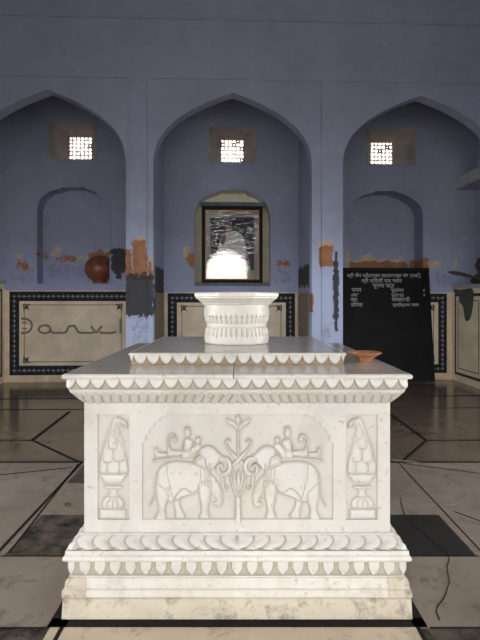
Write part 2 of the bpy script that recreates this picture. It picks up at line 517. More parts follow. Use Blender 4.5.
# pierced stone windows
M_JALI = simple('warm_stone_lattice', (0.42, 0.26, 0.14), 0.8, 0.2, 0.15)
for wi, k in enumerate(('left', 'mid', 'right')):
    u0, u1, z0, z1 = WIN[k]
    cu = (u0 + u1) / 2 + {'left': -0.01, 'mid': 0.0, 'right': -0.0}[k]
    hw = 0.225; d = .50
    g0, g1, h0, h1 = cu - hw, cu + hw, z0 + .02, z0 + .60
    mb = MB()
    A = rect(u0, u1, z0, z1); B = rect(g0, g1, h0, h1); B2 = rect(g0, g1, h0, h1)
    mb.loft([(a, DEP, b) for a, b in A], [(a, DEP + d, b) for a, b in B])
    mb.loft([(a, DEP + d, b) for a, b in B], [(a, DEP + d + .12, b) for a, b in B2])
    w = wall_obj(mb, 'window_%d' % (wi + 1), M_REVEAL)
    holes = []
    n = 6; p = 2 * hw / n; rows = int((h1 - h0) / p)
    rnd = random.Random(wi)
    for r in range(rows):
        for c in range(n):
            x, z = g0 + (c + .5) * p, h1 - (r + .5) * p
            R = p * .40 * rnd.uniform(.85, 1.1)
            if rnd.random() < .06: R *= .5
            holes.append([(x + R * (1 + .22 * math.cos(4 * a + (PI if (r + c) % 2 else 0))) * math.cos(a), z + R * (1 + .22 * math.cos(4 * a + (PI if (r + c) % 2 else 0))) * math.sin(a))
                          for a in [2 * PI * q / 12 for q in range(12)]])
            if c < n - 1 and r < rows - 1:
                holes.append([(x + p / 2 + p * .12 * math.cos(a), z - p / 2 + p * .12 * math.sin(a)) for a in [2 * PI * q / 6 for q in range(6)]])
    mb = MB()
    mb.plate([rect(g0, g1, h0, h1)] + holes, DEP + d, DEP + d + .03)
    mb.build('lattice', M_JALI, w)

# ------------------------------------------------------------------ dado panels
fl = lambda v: (lambda a, b, h: (a, v - h, b))


def dado(idx, x0, x1, xo0, xo1, py_top, py_bot, py_i0, py_i1, v=DEP, letters=False):
    """buff strip, black stone border with a chain of white lozenges, cream field, black line frame with corner flourishes"""
    uo0, uo1 = xo0, xo1
    t = .012
    z1 = py_top; z0 = py_bot
    mb = MB(); mb.box(x0, x1, v - t, v, 0, z1 + .0)
    o = wall_obj(mb, 'trim_%d' % idx, M_STRIP)
    bw = py_i1            # border width
    mb = MB(); mb.plate([rect(uo0, uo1, z0, z1 - .02), rect(uo0 + bw, uo1 - bw, z0 + bw, z1 - .02 - bw)], v - t - .004, v - t)
    mb.build('black_border', M_SLATE, o)
    mb = MB(); mb.box(uo0 + bw, uo1 - bw, v - t - .003, v - t, z0 + bw, z1 - .02 - bw)
    mb.build('marble_field', M_PANEL, o)
    # lozenge chain
    mb = MB(); hb = bw / 2; vv = v - t - .005; p = .085

    def loz(a, b, r):
        mb.plate([[(a - r, b), (a, b + r), (a + r, b), (a, b - r)], [(a - r * .45, b), (a, b + r * .45), (a + r * .45, b), (a, b - r * .45)]], vv, vv + .002)
    def chain(a0, b0, a1, b1):
        L = math.hypot(a1 - a0, b1 - b0); n = max(2, int(L / p))
        for i in range(n + 1):
            a, b = a0 + (a1 - a0) * i / n, b0 + (b1 - b0) * i / n
            loz(a, b, .028)
            if i < n:
                a, b = a0 + (a1 - a0) * (i + .5) / n, b0 + (b1 - b0) * (i + .5) / n
                s = .008; mb.plate([[(a - s, b), (a, b + s), (a + s, b), (a, b - s)]], vv, vv + .002)
    zt = z1 - .02
    chain(uo0 + hb, zt - hb, uo1 - hb, zt - hb); chain(uo0 + hb, z0 + hb, uo1 - hb, z0 + hb)
    chain(uo0 + hb, z0 + hb + p, uo0 + hb, zt - hb - p); chain(uo1 - hb, z0 + hb + p, uo1 - hb, zt - hb - p)
    mb.build('lozenge_inlay', M_WHITE, o)
    # line frame
    fi = .085; a0, a1, b0, b1 = uo0 + bw + fi, uo1 - bw - fi, z0 + bw + fi * .75, zt - bw - fi * .75
    mb = MB(); q = .011
    mb.plate([rect(a0, a1, b0, b1), rect(a0 + q, a1 - q, b0 + q, b1 - q)], v - t - .005, v - t - .003)
    mb.build('line_frame', M_INK, o)
    for sx, sz, ca, cb in ((1, 1, a0, b0), (-1, 1, a1, b0), (1, -1, a0, b1), (-1, -1, a1, b1)):
        mb = MB(); g = lambda a, b, h: (ca + sx * a, v - t - .003 - h, cb + sz * b)
        for a_, b_, r_ in ((.012, .012, .026), (.062, .012, .017), (.012, .062, .017), (.056, .056, .018)):
            mb.ribbon([(a_ + r_ * math.cos(q * PI / 5), b_ + r_ * math.sin(q * PI / 5)) for q in range(10)], .015, g, lift=.003, closed=True)
        mb.ribbon([(.03, .03), (.095, .10)], .014, g, lift=.003)
        mb.ribbon([(.075, .0), (.115, -.004)], .013, g, lift=.003); mb.ribbon([(.0, .075), (-.004, .115)], .013, g, lift=.003)
        mb.build('corner_flourish', M_INK, o)
    return o


ZT = Zc(60, 290.5, DEP); ZB = Zc(60, 375, DEP)
BW = U(20.3, DEP) - U(9.8, DEP)
dl = dado(2, U(4.0, DEP), pier[0][0], U(9.8, DEP), 2 * U(73.2, DEP) - U(9.8, DEP) + 0.0, ZT, ZB, 0, .175)
dado(3, U(163.5, DEP) - .02, bays[1] + HW, U(167.8, DEP), U(294.8, DEP), Zc(240, 292.3, DEP), ZB, 0, .17)
dado(4, U(341, DEP), U(452, DEP), 2 * U(397, DEP) - U(446.5, DEP), U(446.5, DEP), Zc(430, 292.5, DEP), ZB, 0, .165)

# grey cursive letters on the left panel
mb = MB(); v = DEP - .0155
def L(pts, w=2.2, closed=False):
    P = [uz(x, y, v) for x, y in smooth_poly(pts, 6, closed)]
    mb.ribbon(P, w * .0186, fl(v), lift=.0018, closed=closed)
e = lambda cx, cy, rx, ry, a0, a1, n=9: [(cx + rx * math.cos(math.radians(a0 + (a1 - a0) * i / (n - 1))), cy - ry * math.sin(math.radians(a0 + (a1 - a0) * i / (n - 1)))) for i in range(n)]
L([(21, 318.6), (26, 319), (30.5, 321.5), (31.8, 326), (30, 330.5), (26, 332.7), (21, 333)])
L([(22, 323), (25, 322.6), (27, 323.5)], 1.4); L([(22, 328.3), (25, 328.8), (27, 328)], 1.4)
L([(50, 326.8), (46.5, 325.4), (41.5, 326), (38.6, 329), (40.5, 332), (45, 333.2), (49.5, 331.5), (50.3, 327.5), (50.6, 330.5), (53, 332.7), (60, 332.9), (65.5, 332.2), (67.6, 329), (69, 326.6), (74, 325.9), (76, 328.5), (78.5, 332), (82, 332.8), (92, 332.8), (95, 331)])
L([(91, 326), (93.4, 329.5), (96.2, 332.4), (99, 329.5), (102, 325.7)])
L([(99.5, 331.5), (102, 332.8), (112, 332.8), (116.5, 331.6)])
L([(120.7, 318.5), (120.7, 333.4)], 2.4)
ob = mb.mesh('painted_lettering'); link('painted_lettering', ob, M_GREYINK, dl)

# dado on the pier sides
mb = MB()
for a, b in pier:
    for u0, u1 in ((a - .012, a), (b, b + .012)):
        mb.box(u0, u1, .30, DEP - .04, 0.02, 1.62)
o = wall_obj(mb, 'trim_5', simple('brown_grey_dado', (0.20, 0.165, 0.13), 0.4, 0.4, 0.2))

# benches and ledges in the outer bays
def bench(name, uin, uout, ztop, idx):
    s = 1 if uout > uin else -1
    mb = MB(); mb.box(uin, uout, .24, DEP, 0, ztop - .07, 0); mb.box(uin - s * .02, uout, .22, DEP, ztop - .07, ztop, 1)
    o = wall_obj(mb, 'trim_%d' % idx, [M_PANEL, M_REVEAL])
    fu = lambda a, b, h: (uin - s * (.001 + h), a, b)
    mb = MB()
    mb.plate([rect(.30, DEP - .10, .12, ztop - .16), rect(.36, DEP - .15, .17, ztop - .21)], 0, .003, f=lambda a, b, w: (uin - s * w, a, b))
    mb.plate([rect(.42, DEP - .22, .24, ztop - .28), rect(.435, DEP - .235, .255, ztop - .295)], 0, .003, f=lambda a, b, w: (uin - s * w, a, b))
    mb.build('black_line_inlay', M_INK, o)
    return o
UB = U(452.3, DEP)
br = bench('r', UB, UR, 1.775, 6)
bl = bench('l', U(4.6, DEP), UL, 1.86, 7)
mb = MB()
cem = smooth_poly([(1.30, 1.70), (1.05, 1.69), (.8, 1.70), (.62, 1.68), (.60, 1.45), (.70, 1.18), (.86, 1.14), (.95, 1.38), (1.06, 1.46), (1.12, 1.60), (1.24, 1.62)], 5)
mb.plate([cem], 0, .006, f=lambda a, b, w: (UB - .001 - w, a, b))
mb.build('cement_patch', M_CEMENT, br)
zl = Zc(460, 190, DEP)
mb = MB(); mb.box(U(455.6, DEP), UR, .24, DEP, zl, zl + .21); wall_obj(mb, 'trim_8', M_LEDGE)
zl = Zc(2, 183.5, DEP)
mb = MB(); mb.box(U(3.2, DEP), UL, .24, DEP, zl, zl + .22); wall_obj(mb, 'trim_9', M_LEDGE)

# ------------------------------------------------------------------ the rest of the hall
def side_wall(s_, name, centres):
    out = [(-13.0, 0.0), (-13.0, H), (.25, H), (.25, 0.0)]
    for c in sorted(centres, reverse=True): out += arch_loop(c, 1.15, 3.1, 4.0)[::-1]
    mb = MB(); mb.plate([out], LW, LW + .35, f=lambda a, b, w: (s_ * w, a, b)); wall_obj(mb, name, M_BLUE)
side_wall(1, 'wall_right', (-10.9, -4.7))  # side arches added out of view so more daylight reaches floor and slab tops
side_wall(-1, 'wall_left', (-10.9, -4.7))
mb = MB(); mb.box(-LW - .3, LW + .3, -13.6, DEP + .6, H, H + .25); wall_obj(mb, 'ceiling', M_CEIL)
FV = -12.6
mb = MB(); mb.plate([comb([-3.05, -.07, 3.05], [1.3, .98, 1.3], 3.1, 3.98, LW, H)], FV - .4, FV)
wall_obj(mb, 'wall_front', M_BLUE)

# ------------------------------------------------------------------ floor
def floor_mat(name, a, b, rough, dirt=(0.05, 0.042, 0.035), k=.5, gl=0.5, sc=1.6):
    m, nt, bs = mat(name, rough, gl)
    tc = nt.nodes.new('ShaderNodeTexCoord').outputs['Object']
    n1 = noise(nt, sc, 7, .62, tc, None, .8)
    c = ramp(nt, n1, [(.3, a), (.7, b)])
    n2 = noise(nt, 6, 7, .72, tc, (3, 3, 3), 1.0)
    c = mix(nt, math_n(nt, 'MULTIPLY', ramp_f(nt, n2, .53, .68), k), c, dirt)
    nt.links.new(c, bs.inputs['Base Color'])
    nt.links.new(ramp(nt, n2, [(.3, rough * .8), (.7, min(1, rough * 1.35))]), bs.inputs['Roughness'])
    return m
F_NEAR = floor_mat('floor_grey_buff_slabs', (0.21, 0.17, 0.135), (0.31, 0.26, 0.215), .42)
F_FAR = floor_mat('floor_polished_brown', (0.13, 0.098, 0.072), (0.20, 0.155, 0.115), .15, k=.35)
F_BLK = floor_mat('floor_black_marble', (0.012, 0.011, 0.010), (0.03, 0.027, 0.024), .35, dirt=(0.10, 0.085, 0.07), k=.4)
F_WORN = floor_mat('floor_worn_black', (0.012, 0.011, 0.010), (0.15, 0.125, 0.10), .6, dirt=(0.006, 0.005, 0.005), k=1.0, sc=7, gl=.2)
F_LITE = floor_mat('floor_pale_slab', (0.50, 0.42, 0.31), (0.62, 0.53, 0.40), .5)
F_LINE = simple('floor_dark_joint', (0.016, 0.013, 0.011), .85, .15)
F_PALE = simple('floor_pale_scale', (0.24, 0.22, 0.20), .8)
F_MID = floor_mat('floor_mid_slab', (0.22, 0.18, 0.145), (0.31, 0.26, 0.21), .45)
mb = MB()
ff = lambda a, b, h: (a, b, h)
def fq(x0, x1, y0, y1, mi, h=0.0): mb.add([(x0, y0, h), (x1, y0, h), (x1, y1, h), (x0, y1, h)], [(0, 1, 2, 3)], mi)
B = 9.5
mb.add([(-B, -5.6, -.12), (B, -5.6, -.12), (B, 10, -.12), (-B, 10, -.12)], [(0, 1, 2, 3)], 0)
zr = 4.44
fq(-6, 6, zr, 9.6, 1)
fq(-6, 6, -5.5, zr, 0)
h = .001
fq(-.87, .815, -2.0, 2.2, 4, h); fq(-2.0, -.87, 1.0, 2.19, 3, h); fq(.815, 2.0, 1.2, 2.19, 3, h)
fq(-1.385, -.80, 2.815, 3.35, 3, h); fq(.80, 1.385, 2.815, 3.35, 2, h)
fq(-1.42, -.80, 3.93, 4.43, 3, h); fq(-1.42, -.8, 3.36, 3.92, 7, h)
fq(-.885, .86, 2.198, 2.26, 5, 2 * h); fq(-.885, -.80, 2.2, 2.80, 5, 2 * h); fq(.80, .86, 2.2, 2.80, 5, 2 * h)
def ln(x0, y0, x1, y1, w=.012, mi=5, hh=.0025): mb.ribbon([(x0, y0), (x1, y1)], w, ff, mi, hh)
for s in (-1, 1):
    ln(s * 1.43, 2.2, s * 1.46, zr, .02 if s < 0 else .008)
    ln(s * 1.40, 2.81, s * .8, 2.81, .008); ln(s * 4.4, 2.195, s * .87, 2.195, .008)
    ln(s * .815, .5, s * .815, 2.2, .02)
    # inlaid figure of the far floor
    vx, ux = ((-2.22, -2.29) if s < 0 else (1.99, 1.97))
    ln(vx, 5.13, ux, 6.45, .045); ln(vx, 5.13, s * 1.50, 4.45, .03); ln(vx, 5.13, s * 5.5, 5.16, .035)
ln(-1.37, 2.85, -1.48, 4.4, .012)
ln(-5.5, 6.52, 5.5, 6.72, .03); ln(-5.5, 7.20, 5.5, 7.60, .05); ln(-5.5, 4.44, 5.5, 4.44, .035)
ln(-2.4, 4.0, -1.5, 4.30, .012); ln(1.5, 4.4, 3.0, 3.75, .010); ln(1.52, 3.4, 1.9, 2.9, .008)
P = lambda x, y: ((x - CX) / F * (F * EYE / (y - HY)), F * EYE / (y - HY))
crack = [(401, 497), (404, 512), (412, 524), (424, 534), (434, 543), (445, 553), (449, 560), (447, 570), (449, 583), (444, 598), (437, 609), (439, 620)]
mb.ribbon([P(x + random.uniform(-.7, .7), y) for x, y in smooth_poly(crack, 3, False)], .0035, ff, 5, .003)
mb.ribbon([P(x, y) for x, y in smooth_poly([(389, 494), (405, 497), (430, 502), (452, 504), (463, 500), (466, 493)], 4, False)], .022, ff, 6, .0015)
mb.ribbon([P(x + random.uniform(-2, 2), y) for x, y in smooth_poly([(392, 460), (410, 462), (440, 466), (470, 467)], 4, False)], .03, ff, 6, .0028)
mb.ribbon([P(x, y) for x, y in [(67.5 + 2.6 * math.cos(a), 504.5 + 1.4 * math.sin(a)) for a in [PI * q / 6 for q in range(12)]]], .007, ff, 5, .003, True)
me = mb.mesh('floor', recalc=False)
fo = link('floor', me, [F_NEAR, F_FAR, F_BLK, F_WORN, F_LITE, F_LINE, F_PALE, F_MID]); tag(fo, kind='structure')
mb = MB(); fq(-40, 40, -60, -5.4, 0, -.15); fq(-40, 40, 10.0, 60, 0, -.15)
co = link('ground', mb.mesh('ground', recalc=False), simple('courtyard_paving', (0.20, 0.19, 0.17), .8)); tag(co, kind='structure')

# ------------------------------------------------------------------ the monument
tomb = empty('marble_monument', TC)
tag(tomb, 'large square white marble memorial platform with two carved elephants on its front', 'monument')


def yl(hw): return TC.y - hw
def PX(px, hw): return (px - CX) / F * yl(hw) - TC.x
def PZ(py, hw): return EYE + (HY - py) / F * yl(hw)


def side_rot(P, k):
    c, s = [(1, 0), (0, 1), (-1, 0), (0, -1)][k]
    Q = P.copy(); Q[..., 0] = c * P[..., 0] - s * P[..., 1]; Q[..., 1] = s * P[..., 0] + c * P[..., 1]
    return Q


def band(name, prof, pat, n, m, parent=tomb, mats=M_TOMB, cy=0.0):
    """prof: list of (half width, z) top to bottom; pat(s metres, t 0..1, half length) -> outward displacement, grime; four mitred sides"""
    pr = np.array(prof, float)
    seg = np.r_[0, np.cumsum(np.hypot(*np.diff(pr, axis=0).T))]; T = seg / seg[-1]
    t = np.linspace(0, 1, m); hw = np.interp(t, T, pr[:, 0]); z = np.interp(t, T, pr[:, 1])
    dh, dz = np.gradient(hw, t), np.gradient(z, t); ln_ = np.hypot(dh, dz) + 1e-9
    no, nz = -dz / ln_, dh / ln_
    s = np.linspace(-1, 1, n)
    S, TT = np.meshgrid(s, t)
    HWm = hw[:, None]
    d, g = pat(S * pr[:, 0].mean(), TT, pr[:, 0].mean())
    fade = np.clip((1 - np.abs(S)) * 60, 0, 1)
    d = d * fade
    o = HWm + d * no[:, None]
    P = np.stack([S * HWm, -o + cy, z[:, None] + d * nz[:, None]], -1)
    Ps = np.concatenate([side_rot(P - np.array([0, cy, 0]), k) + np.array([0, cy, 0]) for k in range(4)], 1)
    G = np.concatenate([g] * 4, 1)
    # remove the connecting quads between the sides is unnecessary: they are degenerate at the mitres
    return gridmesh(name, Ps, G, mats, parent, wrap=True)


def ss(x, a, b):
    t = np.clip((x - a) / (b - a), 0, 1); return t * t * (3 - 2 * t)


def pat_scallop(p, depth=.010, top=.18, g0=.75, bot=.98, off=0.0):
    def f(s, t, hw):
        u = ((s / p + off) % 1.0) * 2 - 1
        tb = top + (bot - top) * np.clip(1 - (u / .97) ** 2, 0, 1) ** .68
        d = tb - t
        h = ss(d, -.02, .16)
        edge = np.exp(-(d / .10) ** 2)
        return depth * h + .002 * np.exp(-((d - .3) / .2) ** 2), np.clip(g0 * (1 - ss(d, -.06, .05)) + .45 * edge, 0, 1)
    return f


def pat_shield(p, depth=.012, off=0.0):
    def f(s, t, hw):
        u = np.abs(((s / p + off) % 1.0) * 2 - 1)
        tb = .30 + .64 * np.clip(1 - (u / .84), 0, 1) ** .62
        d = np.minimum((tb - t), (.80 - u) * .8)
        d = np.where(t < .06, .2, d)
        h = ss(d, -.02, .14)
        rib = np.where((u > .88) & (t < .8), .4, 0)
        return depth * np.maximum(h, rib * .6), np.clip(.62 * (1 - ss(d, -.05, .05)) + .4 * np.exp(-(d / .07) ** 2), 0, 1)
    return f


def pat_leaf(p, depth=.016, slant=.8, g0=.5):
    def f(s, t, hw):
        S = np.abs(s)
        ph = (S / p + slant * (t ** 1.6) - .2 * np.sin(PI * t)) % 1.0
        e = np.minimum(ph, 1 - ph)
        h = np.sin(PI * ph) ** .55 * (0.75 + .25 * t) + .18 * np.sin(PI * np.clip((ph - .12) / .5, 0, 1)) * ss(t, .1, .6)
        lobe = ss(t, .80, .93) * ss(np.abs(ph - .5), .22, .4)
        return depth * (h - .8 * lobe), np.clip(1.5 * g0 * (1 - ss(e, 0, .12)) + .7 * lobe, 0, 1)
    return f


def pat_rope(p, depth=.010, slant=1.1):
    def f(s, t, hw):
        ph = (np.abs(s) / p - slant * t) % 1.0
        e = np.minimum(ph, 1 - ph)
        wav = .5 + .5 * np.sin(2 * PI * np.abs(s) / p)
        h = np.sin(PI * ph) ** .6
        top = 1 - ss(t, .10 + .22 * wav, .22 + .24 * wav)
        return depth * np.maximum(h * (1 - top), top * 1.05), np.clip(.15 + .6 * (1 - ss(e, 0, .2)) * (1 - top) - .15 * top, 0, .8)
    return f


plain = lambda s, t, hw: (s * 0, s * 0)
PXW = yl(.825) / F
# base courses
mb = MB()


def ring(prof, m, name, n=2, sm=False, parent=tomb, cy=0.0):
    mb = MB(); vs = []; fs = []
    cs = [(-1, -1), (1, -1), (1, 1), (-1, 1)]
    for hw, z in prof:
        for cx_, cy_ in cs: vs.append((cx_ * hw, cy_ * hw + cy, z))
    for i in range(len(prof) - 1):
        for k in range(4):
            k2 = (k + 1) % 4; fs.append((i * 4 + k, i * 4 + k2, i * 4 + 4 + k2, i * 4 + 4 + k))
    fs.append((0, 1, 2, 3)); fs.append(tuple(len(prof) * 4 - 4 + k for k in (3, 2, 1, 0)))
    mb.add(vs, fs, 0, False)
    return mb.build(name, m, parent)


def arc(hw0, z0, r, n=6, a0=90, a1=-90):      # rounded nose
    return [(hw0 - r + r * math.cos(math.radians(a0 + (a1 - a0) * i / n)), z0 + r * math.sin(math.radians(a0 + (a1 - a0) * i / n))) for i in range(n + 1)]


ring([(.80, .0985), (.812, .0975), (.8195, .093), (.8235, .0)], M_BASE, 'base_block')
r1 = [(.775, .188), (.790, .187), (.800, .181), (.806, .170), (.808, .158), (.808, .140), (.812, .137), (.818, .134), (.819, .104), (.815, .0985), (.78, .0985)]
ring(r1, M_PLINTH, 'roll_moulding')
for sx in (-1, 1):
    for sy in (-1, 1):
        mb = MB(); k = .712
        vs = []; pr = [(a + .005, z) for a, z in r1[1:-1]]
        for a, z in pr: vs += [(sx * k, sy * k, z), (sx * a, sy * k, z), (sx * a, sy * a, z), (sx * k, sy * a, z)]
        fs = []
        for i in range(len(pr) - 1):
            for q in range(4):
                q2 = (q + 1) % 4; fs.append((i * 4 + q, i * 4 + q2, i * 4 + 4 + q2, i * 4 + 4 + q))
        fs += [(0, 1, 2, 3), tuple(len(pr) * 4 - 4 + q for q in (3, 2, 1, 0))]
        mb.add(vs, fs)
        mb.build('corner_block', M_BASE, tomb, bevel=.004)
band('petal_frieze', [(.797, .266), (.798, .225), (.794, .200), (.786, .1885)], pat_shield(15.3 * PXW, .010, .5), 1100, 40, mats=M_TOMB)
ring([(.795, .1895), (.795, .185), (.78, .184)], M_EDGE, 'lower_fillet')
ring([(.79, .296)] + arc(.8215, .2805, .0155) + [(.79, .265)], M_EDGE, 'rounded_lip')
ring([(.75, .316), (.811, .3155), (.812, .2955), (.78, .295)], M_EDGE, 'fillet')
band('leaf_moulding', [(.757, .3635), (.764, .357), (.774, .345), (.787, .332), (.801, .3155)], pat_leaf(16.4 * PXW, .009), 1100, 44)
ring([(.74, .3735), (.7575, .3735), (.7575, .3625), (.74, .362)], M_EDGE, 'upper_fillet')

# body: core and framed plates
BH = .743; bz0, bz1 = .3729, 1.0055
REC = .010
mb = MB(); mb.box(-BH + REC + .001, BH - REC - .001, -BH + REC + .001, BH - REC - .001, bz0, bz1)
mb.build('body_core', M_BODY, tomb)
mirror = 237.6
mx = lambda x: 2 * mirror - x
nodes = [(172.5, 414), (165.5, 416.2), (159.3, 420.6), (153.6, 426.4), (148.9, 433), (145.4, 440.2), (142.2, 448)]
cus_l = [nodes[0]]
for (x0, y0), (x1, y1) in zip(nodes, nodes[1:]):
    nx_, ny_ = (y1 - y0), -(x1 - x0); l_ = math.hypot(nx_, ny_)
    nx_, ny_ = -nx_ / l_, -abs(ny_) / l_
    for q in range(1, 6):
        t_ = q / 6; b_ = 1.9 * math.sin(PI * t_)
        cus_l.append((x0 + (x1 - x0) * t_ + nx_ * b_, y0 + (y1 - y0) * t_ + ny_ * b_))
    cus_l.append((x1, y1))
central = [(142.2, 519.5)] + cus_l[::-1] + [(mx(x), y) for x, y in cus_l] + [(mx(142.2), 519.5)]
lp = [(97.6, 414.2), (129.3, 414.2), (129.3, 519.8), (97.6, 519.8)]
rp = [(mx(x), y) for x, y in lp][::-1]
tob = lambda pts: [(PX(x, BH), PZ(y, BH)) for x, y in pts]
mb = MB()
outer = [(-BH, bz0), (BH, bz0), (BH, bz1), (-BH, bz1)]
mb.plate([outer, tob(central), tob(lp), tob(rp)], -BH, -BH + REC)
for k in (1, 2, 3):
    c, s = [(1, 0), (0, 1), (-1, 0), (0, -1)][k]
    bx = BH if k == 2 else BH - REC
    mb.plate([rect(-bx, bx, bz0, bz1), rect(-.62, -.47, .43, .95), rect(-.41, .41, .43, .95), rect(.47, .62, .43, .95)], -BH, -BH + REC,
             f=lambda a, b, w: (c * a - s * w, s * a + c * w, b))
mb.build('framed_slab', M_BODY, tomb)

# --- carved reliefs: grids of the panel in photo pixels, raised by distance to the drawn outlines
def E(pts, off=135, sc=4.571, oy=400): return [(off + x / sc, oy + y / sc) for x, y in pts]


def shapes_height(X, Y, shapes, soft=1.6):
    """shapes: (kind, pts, r, cap) painted in order -> height in 0..1, signed distance of the union"""
    Hh = np.zeros(X.shape); D = np.full(X.shape, -1e3); edge = np.zeros(X.shape)
    for kind, pts, r, cap in shapes:
        if kind == 'p': d = sd_poly(X, Y, smooth_poly(pts, 5))
        elif kind == 'q': d = sd_poly(X, Y, pts)
        elif kind == 's': d = sd_stroke(X, Y, smooth_poly(pts, 5, False), r)
        elif kind == 'g':      # groove
            d = sd_stroke(X, Y, smooth_poly(pts, 5, False), r)
            gq = ss(d, -.25, r * .8); Hh = Hh - cap * gq * (D > 0); edge = np.maximum(edge, gq * .8); continue
        R = soft * (1.7 if kind != 's' else .8)
        t = np.clip(d / (R * 1.6), 0, 1); h = cap * np.sqrt(np.clip(1 - (1 - t) ** 2, 0, 1))
        Hh = np.where(d > 0, np.maximum(h + Hh * .12, Hh * (1 - ss(d, 0, .6)) * .85 + 0), Hh)
        edge = np.where(d > .5, edge * (1 - ss(d, .5, 1.0)), edge)
        edge = np.maximum(edge, np.exp(-(d / .42) ** 2) * np.where(D > .3, .75, .9))
        D = np.maximum(D, d)
    return np.clip(Hh, 0, 3), D, edge


def relief(name, shapes, box, depth, parent=tomb, flip=False, res=2.6, label=None):
    x0, x1, y0, y1 = box
    nx, ny = int((x1 - x0) * res), int((y1 - y0) * res)
    X, Y = np.meshgrid(np.linspace(x0, x1, nx), np.linspace(y0, y1, ny))
    Hh, D, ed = shapes_height(X, Y, shapes)
    XX = 2 * mirror - X if flip else X
    hw = BH - REC
    px = (XX - CX) / F * yl(BH) - TC.x; pz = EYE + (HY - Y) / F * yl(BH)
    P = np.stack([px, -(hw - .001) - np.where(D > 0, depth * Hh, -.001), pz], -1)
    if flip: P = P[:, ::-1]; D = D[:, ::-1]; ed = ed[:, ::-1]
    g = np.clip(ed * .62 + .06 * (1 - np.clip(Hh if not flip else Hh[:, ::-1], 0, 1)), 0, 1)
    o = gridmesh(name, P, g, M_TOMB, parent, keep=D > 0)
    if label: o['label'] = label
    return o


body_ = [('p', E([(100, 345), (112, 312), (140, 290), (185, 279), (240, 282), (285, 290), (318, 300), (345, 330), (350, 370), (345, 420), (305, 425), (275, 432), (235, 445), (205, 458), (165, 470), (140, 455), (112, 440), (98, 395)]), 0, 1.0)]
legs_ = [('p', E([(165, 440), (205, 440), (205, 470), (215, 505), (228, 540), (186, 542), (180, 500)]), 0, .6),
         ('p', E([(345, 345), (368, 360), (392, 405), (402, 440), (398, 478), (385, 492), (362, 484), (356, 472), (372, 462), (352, 430), (335, 400)]), 0, .65)]
legs2_ = [('p', E([(100, 380), (150, 420), (150, 460), (138, 500), (140, 545), (92, 545), (106, 500), (96, 440)]), 0, .95),
          ('p', E([(292, 380), (348, 370), (346, 440), (334, 500), (340, 542), (294, 542), (302, 500), (292, 440)]), 0, 1.0)]
tail_ = [('s', E([(102, 335), (92, 380), (92, 420), (80, 460), (68, 482)]), [1.0, .7, .8, .5], .5)]
head_ = [('p', E([(295, 230), (312, 214), (335, 208), (358, 216), (380, 236), (405, 258), (422, 268), (414, 282), (392, 284), (372, 300), (358, 318), (335, 318), (312, 300), (296, 270)]), 0, 1.25),
         ('s', E([(395, 270), (418, 272), (432, 290), (432, 315), (416, 335), (394, 338), (380, 322), (382, 302), (394, 296), (402, 306)]), [3.0, 2.6, 2.4, 2.2, 1.8, 1.2], 1.1),
         ('s', E([(398, 338), (400, 365), (402, 392), (412, 412), (422, 406), (418, 396)]), [1.9, 1.7, 1.2, 1.0], .8),
         ('s', E([(385, 272), (405, 270), (428, 266)]), [1.2, .8], 1.3),
         ('p', E([(270, 268), (292, 252), (316, 256), (326, 275), (322, 318), (300, 306), (280, 298), (268, 286)]), 0, 1.35),
         ('s', E([(300, 262), (284, 266), (280, 284), (300, 292), (312, 300)]), .7, 1.5),
         ('s', E([(342, 290), (334, 330), (330, 370), (338, 392)]), [1.2, 1.3, .9], 1.2)]
cloth_ = [('g', E([(148, 292), (150, 340), (162, 395), (172, 440)]), .35, .18),
          ('s', E([(175, 460), (190, 430), (226, 400), (262, 418), (296, 400)]), .55, 1.12),
          ('s', E([(160, 470), (200, 450), (240, 436), (290, 418)]), .5, 1.12),
          ('g', E([(300, 310), (302, 350), (306, 385)]), .35, .2), ('g', E([(316, 318), (318, 352), (320, 385)]), .35, .2)]
how_ = [('q', E([(80, 284), (82, 272), (214, 258), (216, 268)]), 0, .95),
        ('q', E([(88, 222), (102, 218), (108, 238), (146, 240), (148, 262), (90, 268)]), 0, .9),
        ('p', E([(150, 212), (160, 212), (172, 228), (216, 232), (218, 254), (150, 260)]), 0, .95),
        ('s', E([(158, 212), (150, 188), (160, 168), (176, 162), (186, 176)]), [.8, 1.2, 1.4, 1.6, 1.2], .8),
        ('p', E([(168, 170), (188, 172), (192, 190), (170, 192)]), 0, .7)]
rid_ = [('p', E([(222, 185), (240, 176), (262, 184), (268, 200), (258, 225), (256, 262), (220, 268), (212, 250), (222, 225)]), 0, 1.1),
        ('p', E([(227, 140), (240, 130), (254, 140), (254, 162), (240, 174), (228, 162)]), 0, 1.2),
        ('s', E([(230, 132), (238, 126), (250, 130)]), .9, 1.3),
        ('s', E([(226, 192), (216, 215), (232, 232), (262, 214)]), [1.1, .9, .8], 1.35)]
rid2_ = [('p', E([(262, 215), (280, 200), (300, 202), (304, 222), (284, 240), (272, 262), (250, 262), (246, 238)]), 0, 1.0),
         ('p', E([(276, 176), (288, 168), (300, 178), (298, 196), (284, 200), (276, 192)]), 0, 1.15)]
ebox = (148, 232, 424, 520)
T5 = lambda pts: [(220 + x / 5.33, 405 + y / 5.33) for x, y in pts]
def T2(pts): return T5(pts), T5([(196 - x, y) for x, y in pts])
tree_ = [('s', T5([(97, 622), (97, 560), (97, 480)]), [3.4, 2.8, 2.4], .9), ('s', T5([(98, 470), (99, 430), (98, 390), (98, 345)]), [1.2, 2.4, 2.0, .4], .9)]
for side in T2([(92, 480), (72, 440), (60, 395), (52, 350)]): tree_.append(('s', side, [1.8, 1.8, 1.3, .5], .85))
for side in T2([(90, 450), (78, 410), (76, 375), (72, 350)]): tree_.append(('s', side, [1.2, 1.6, 1.2, .5], .7))
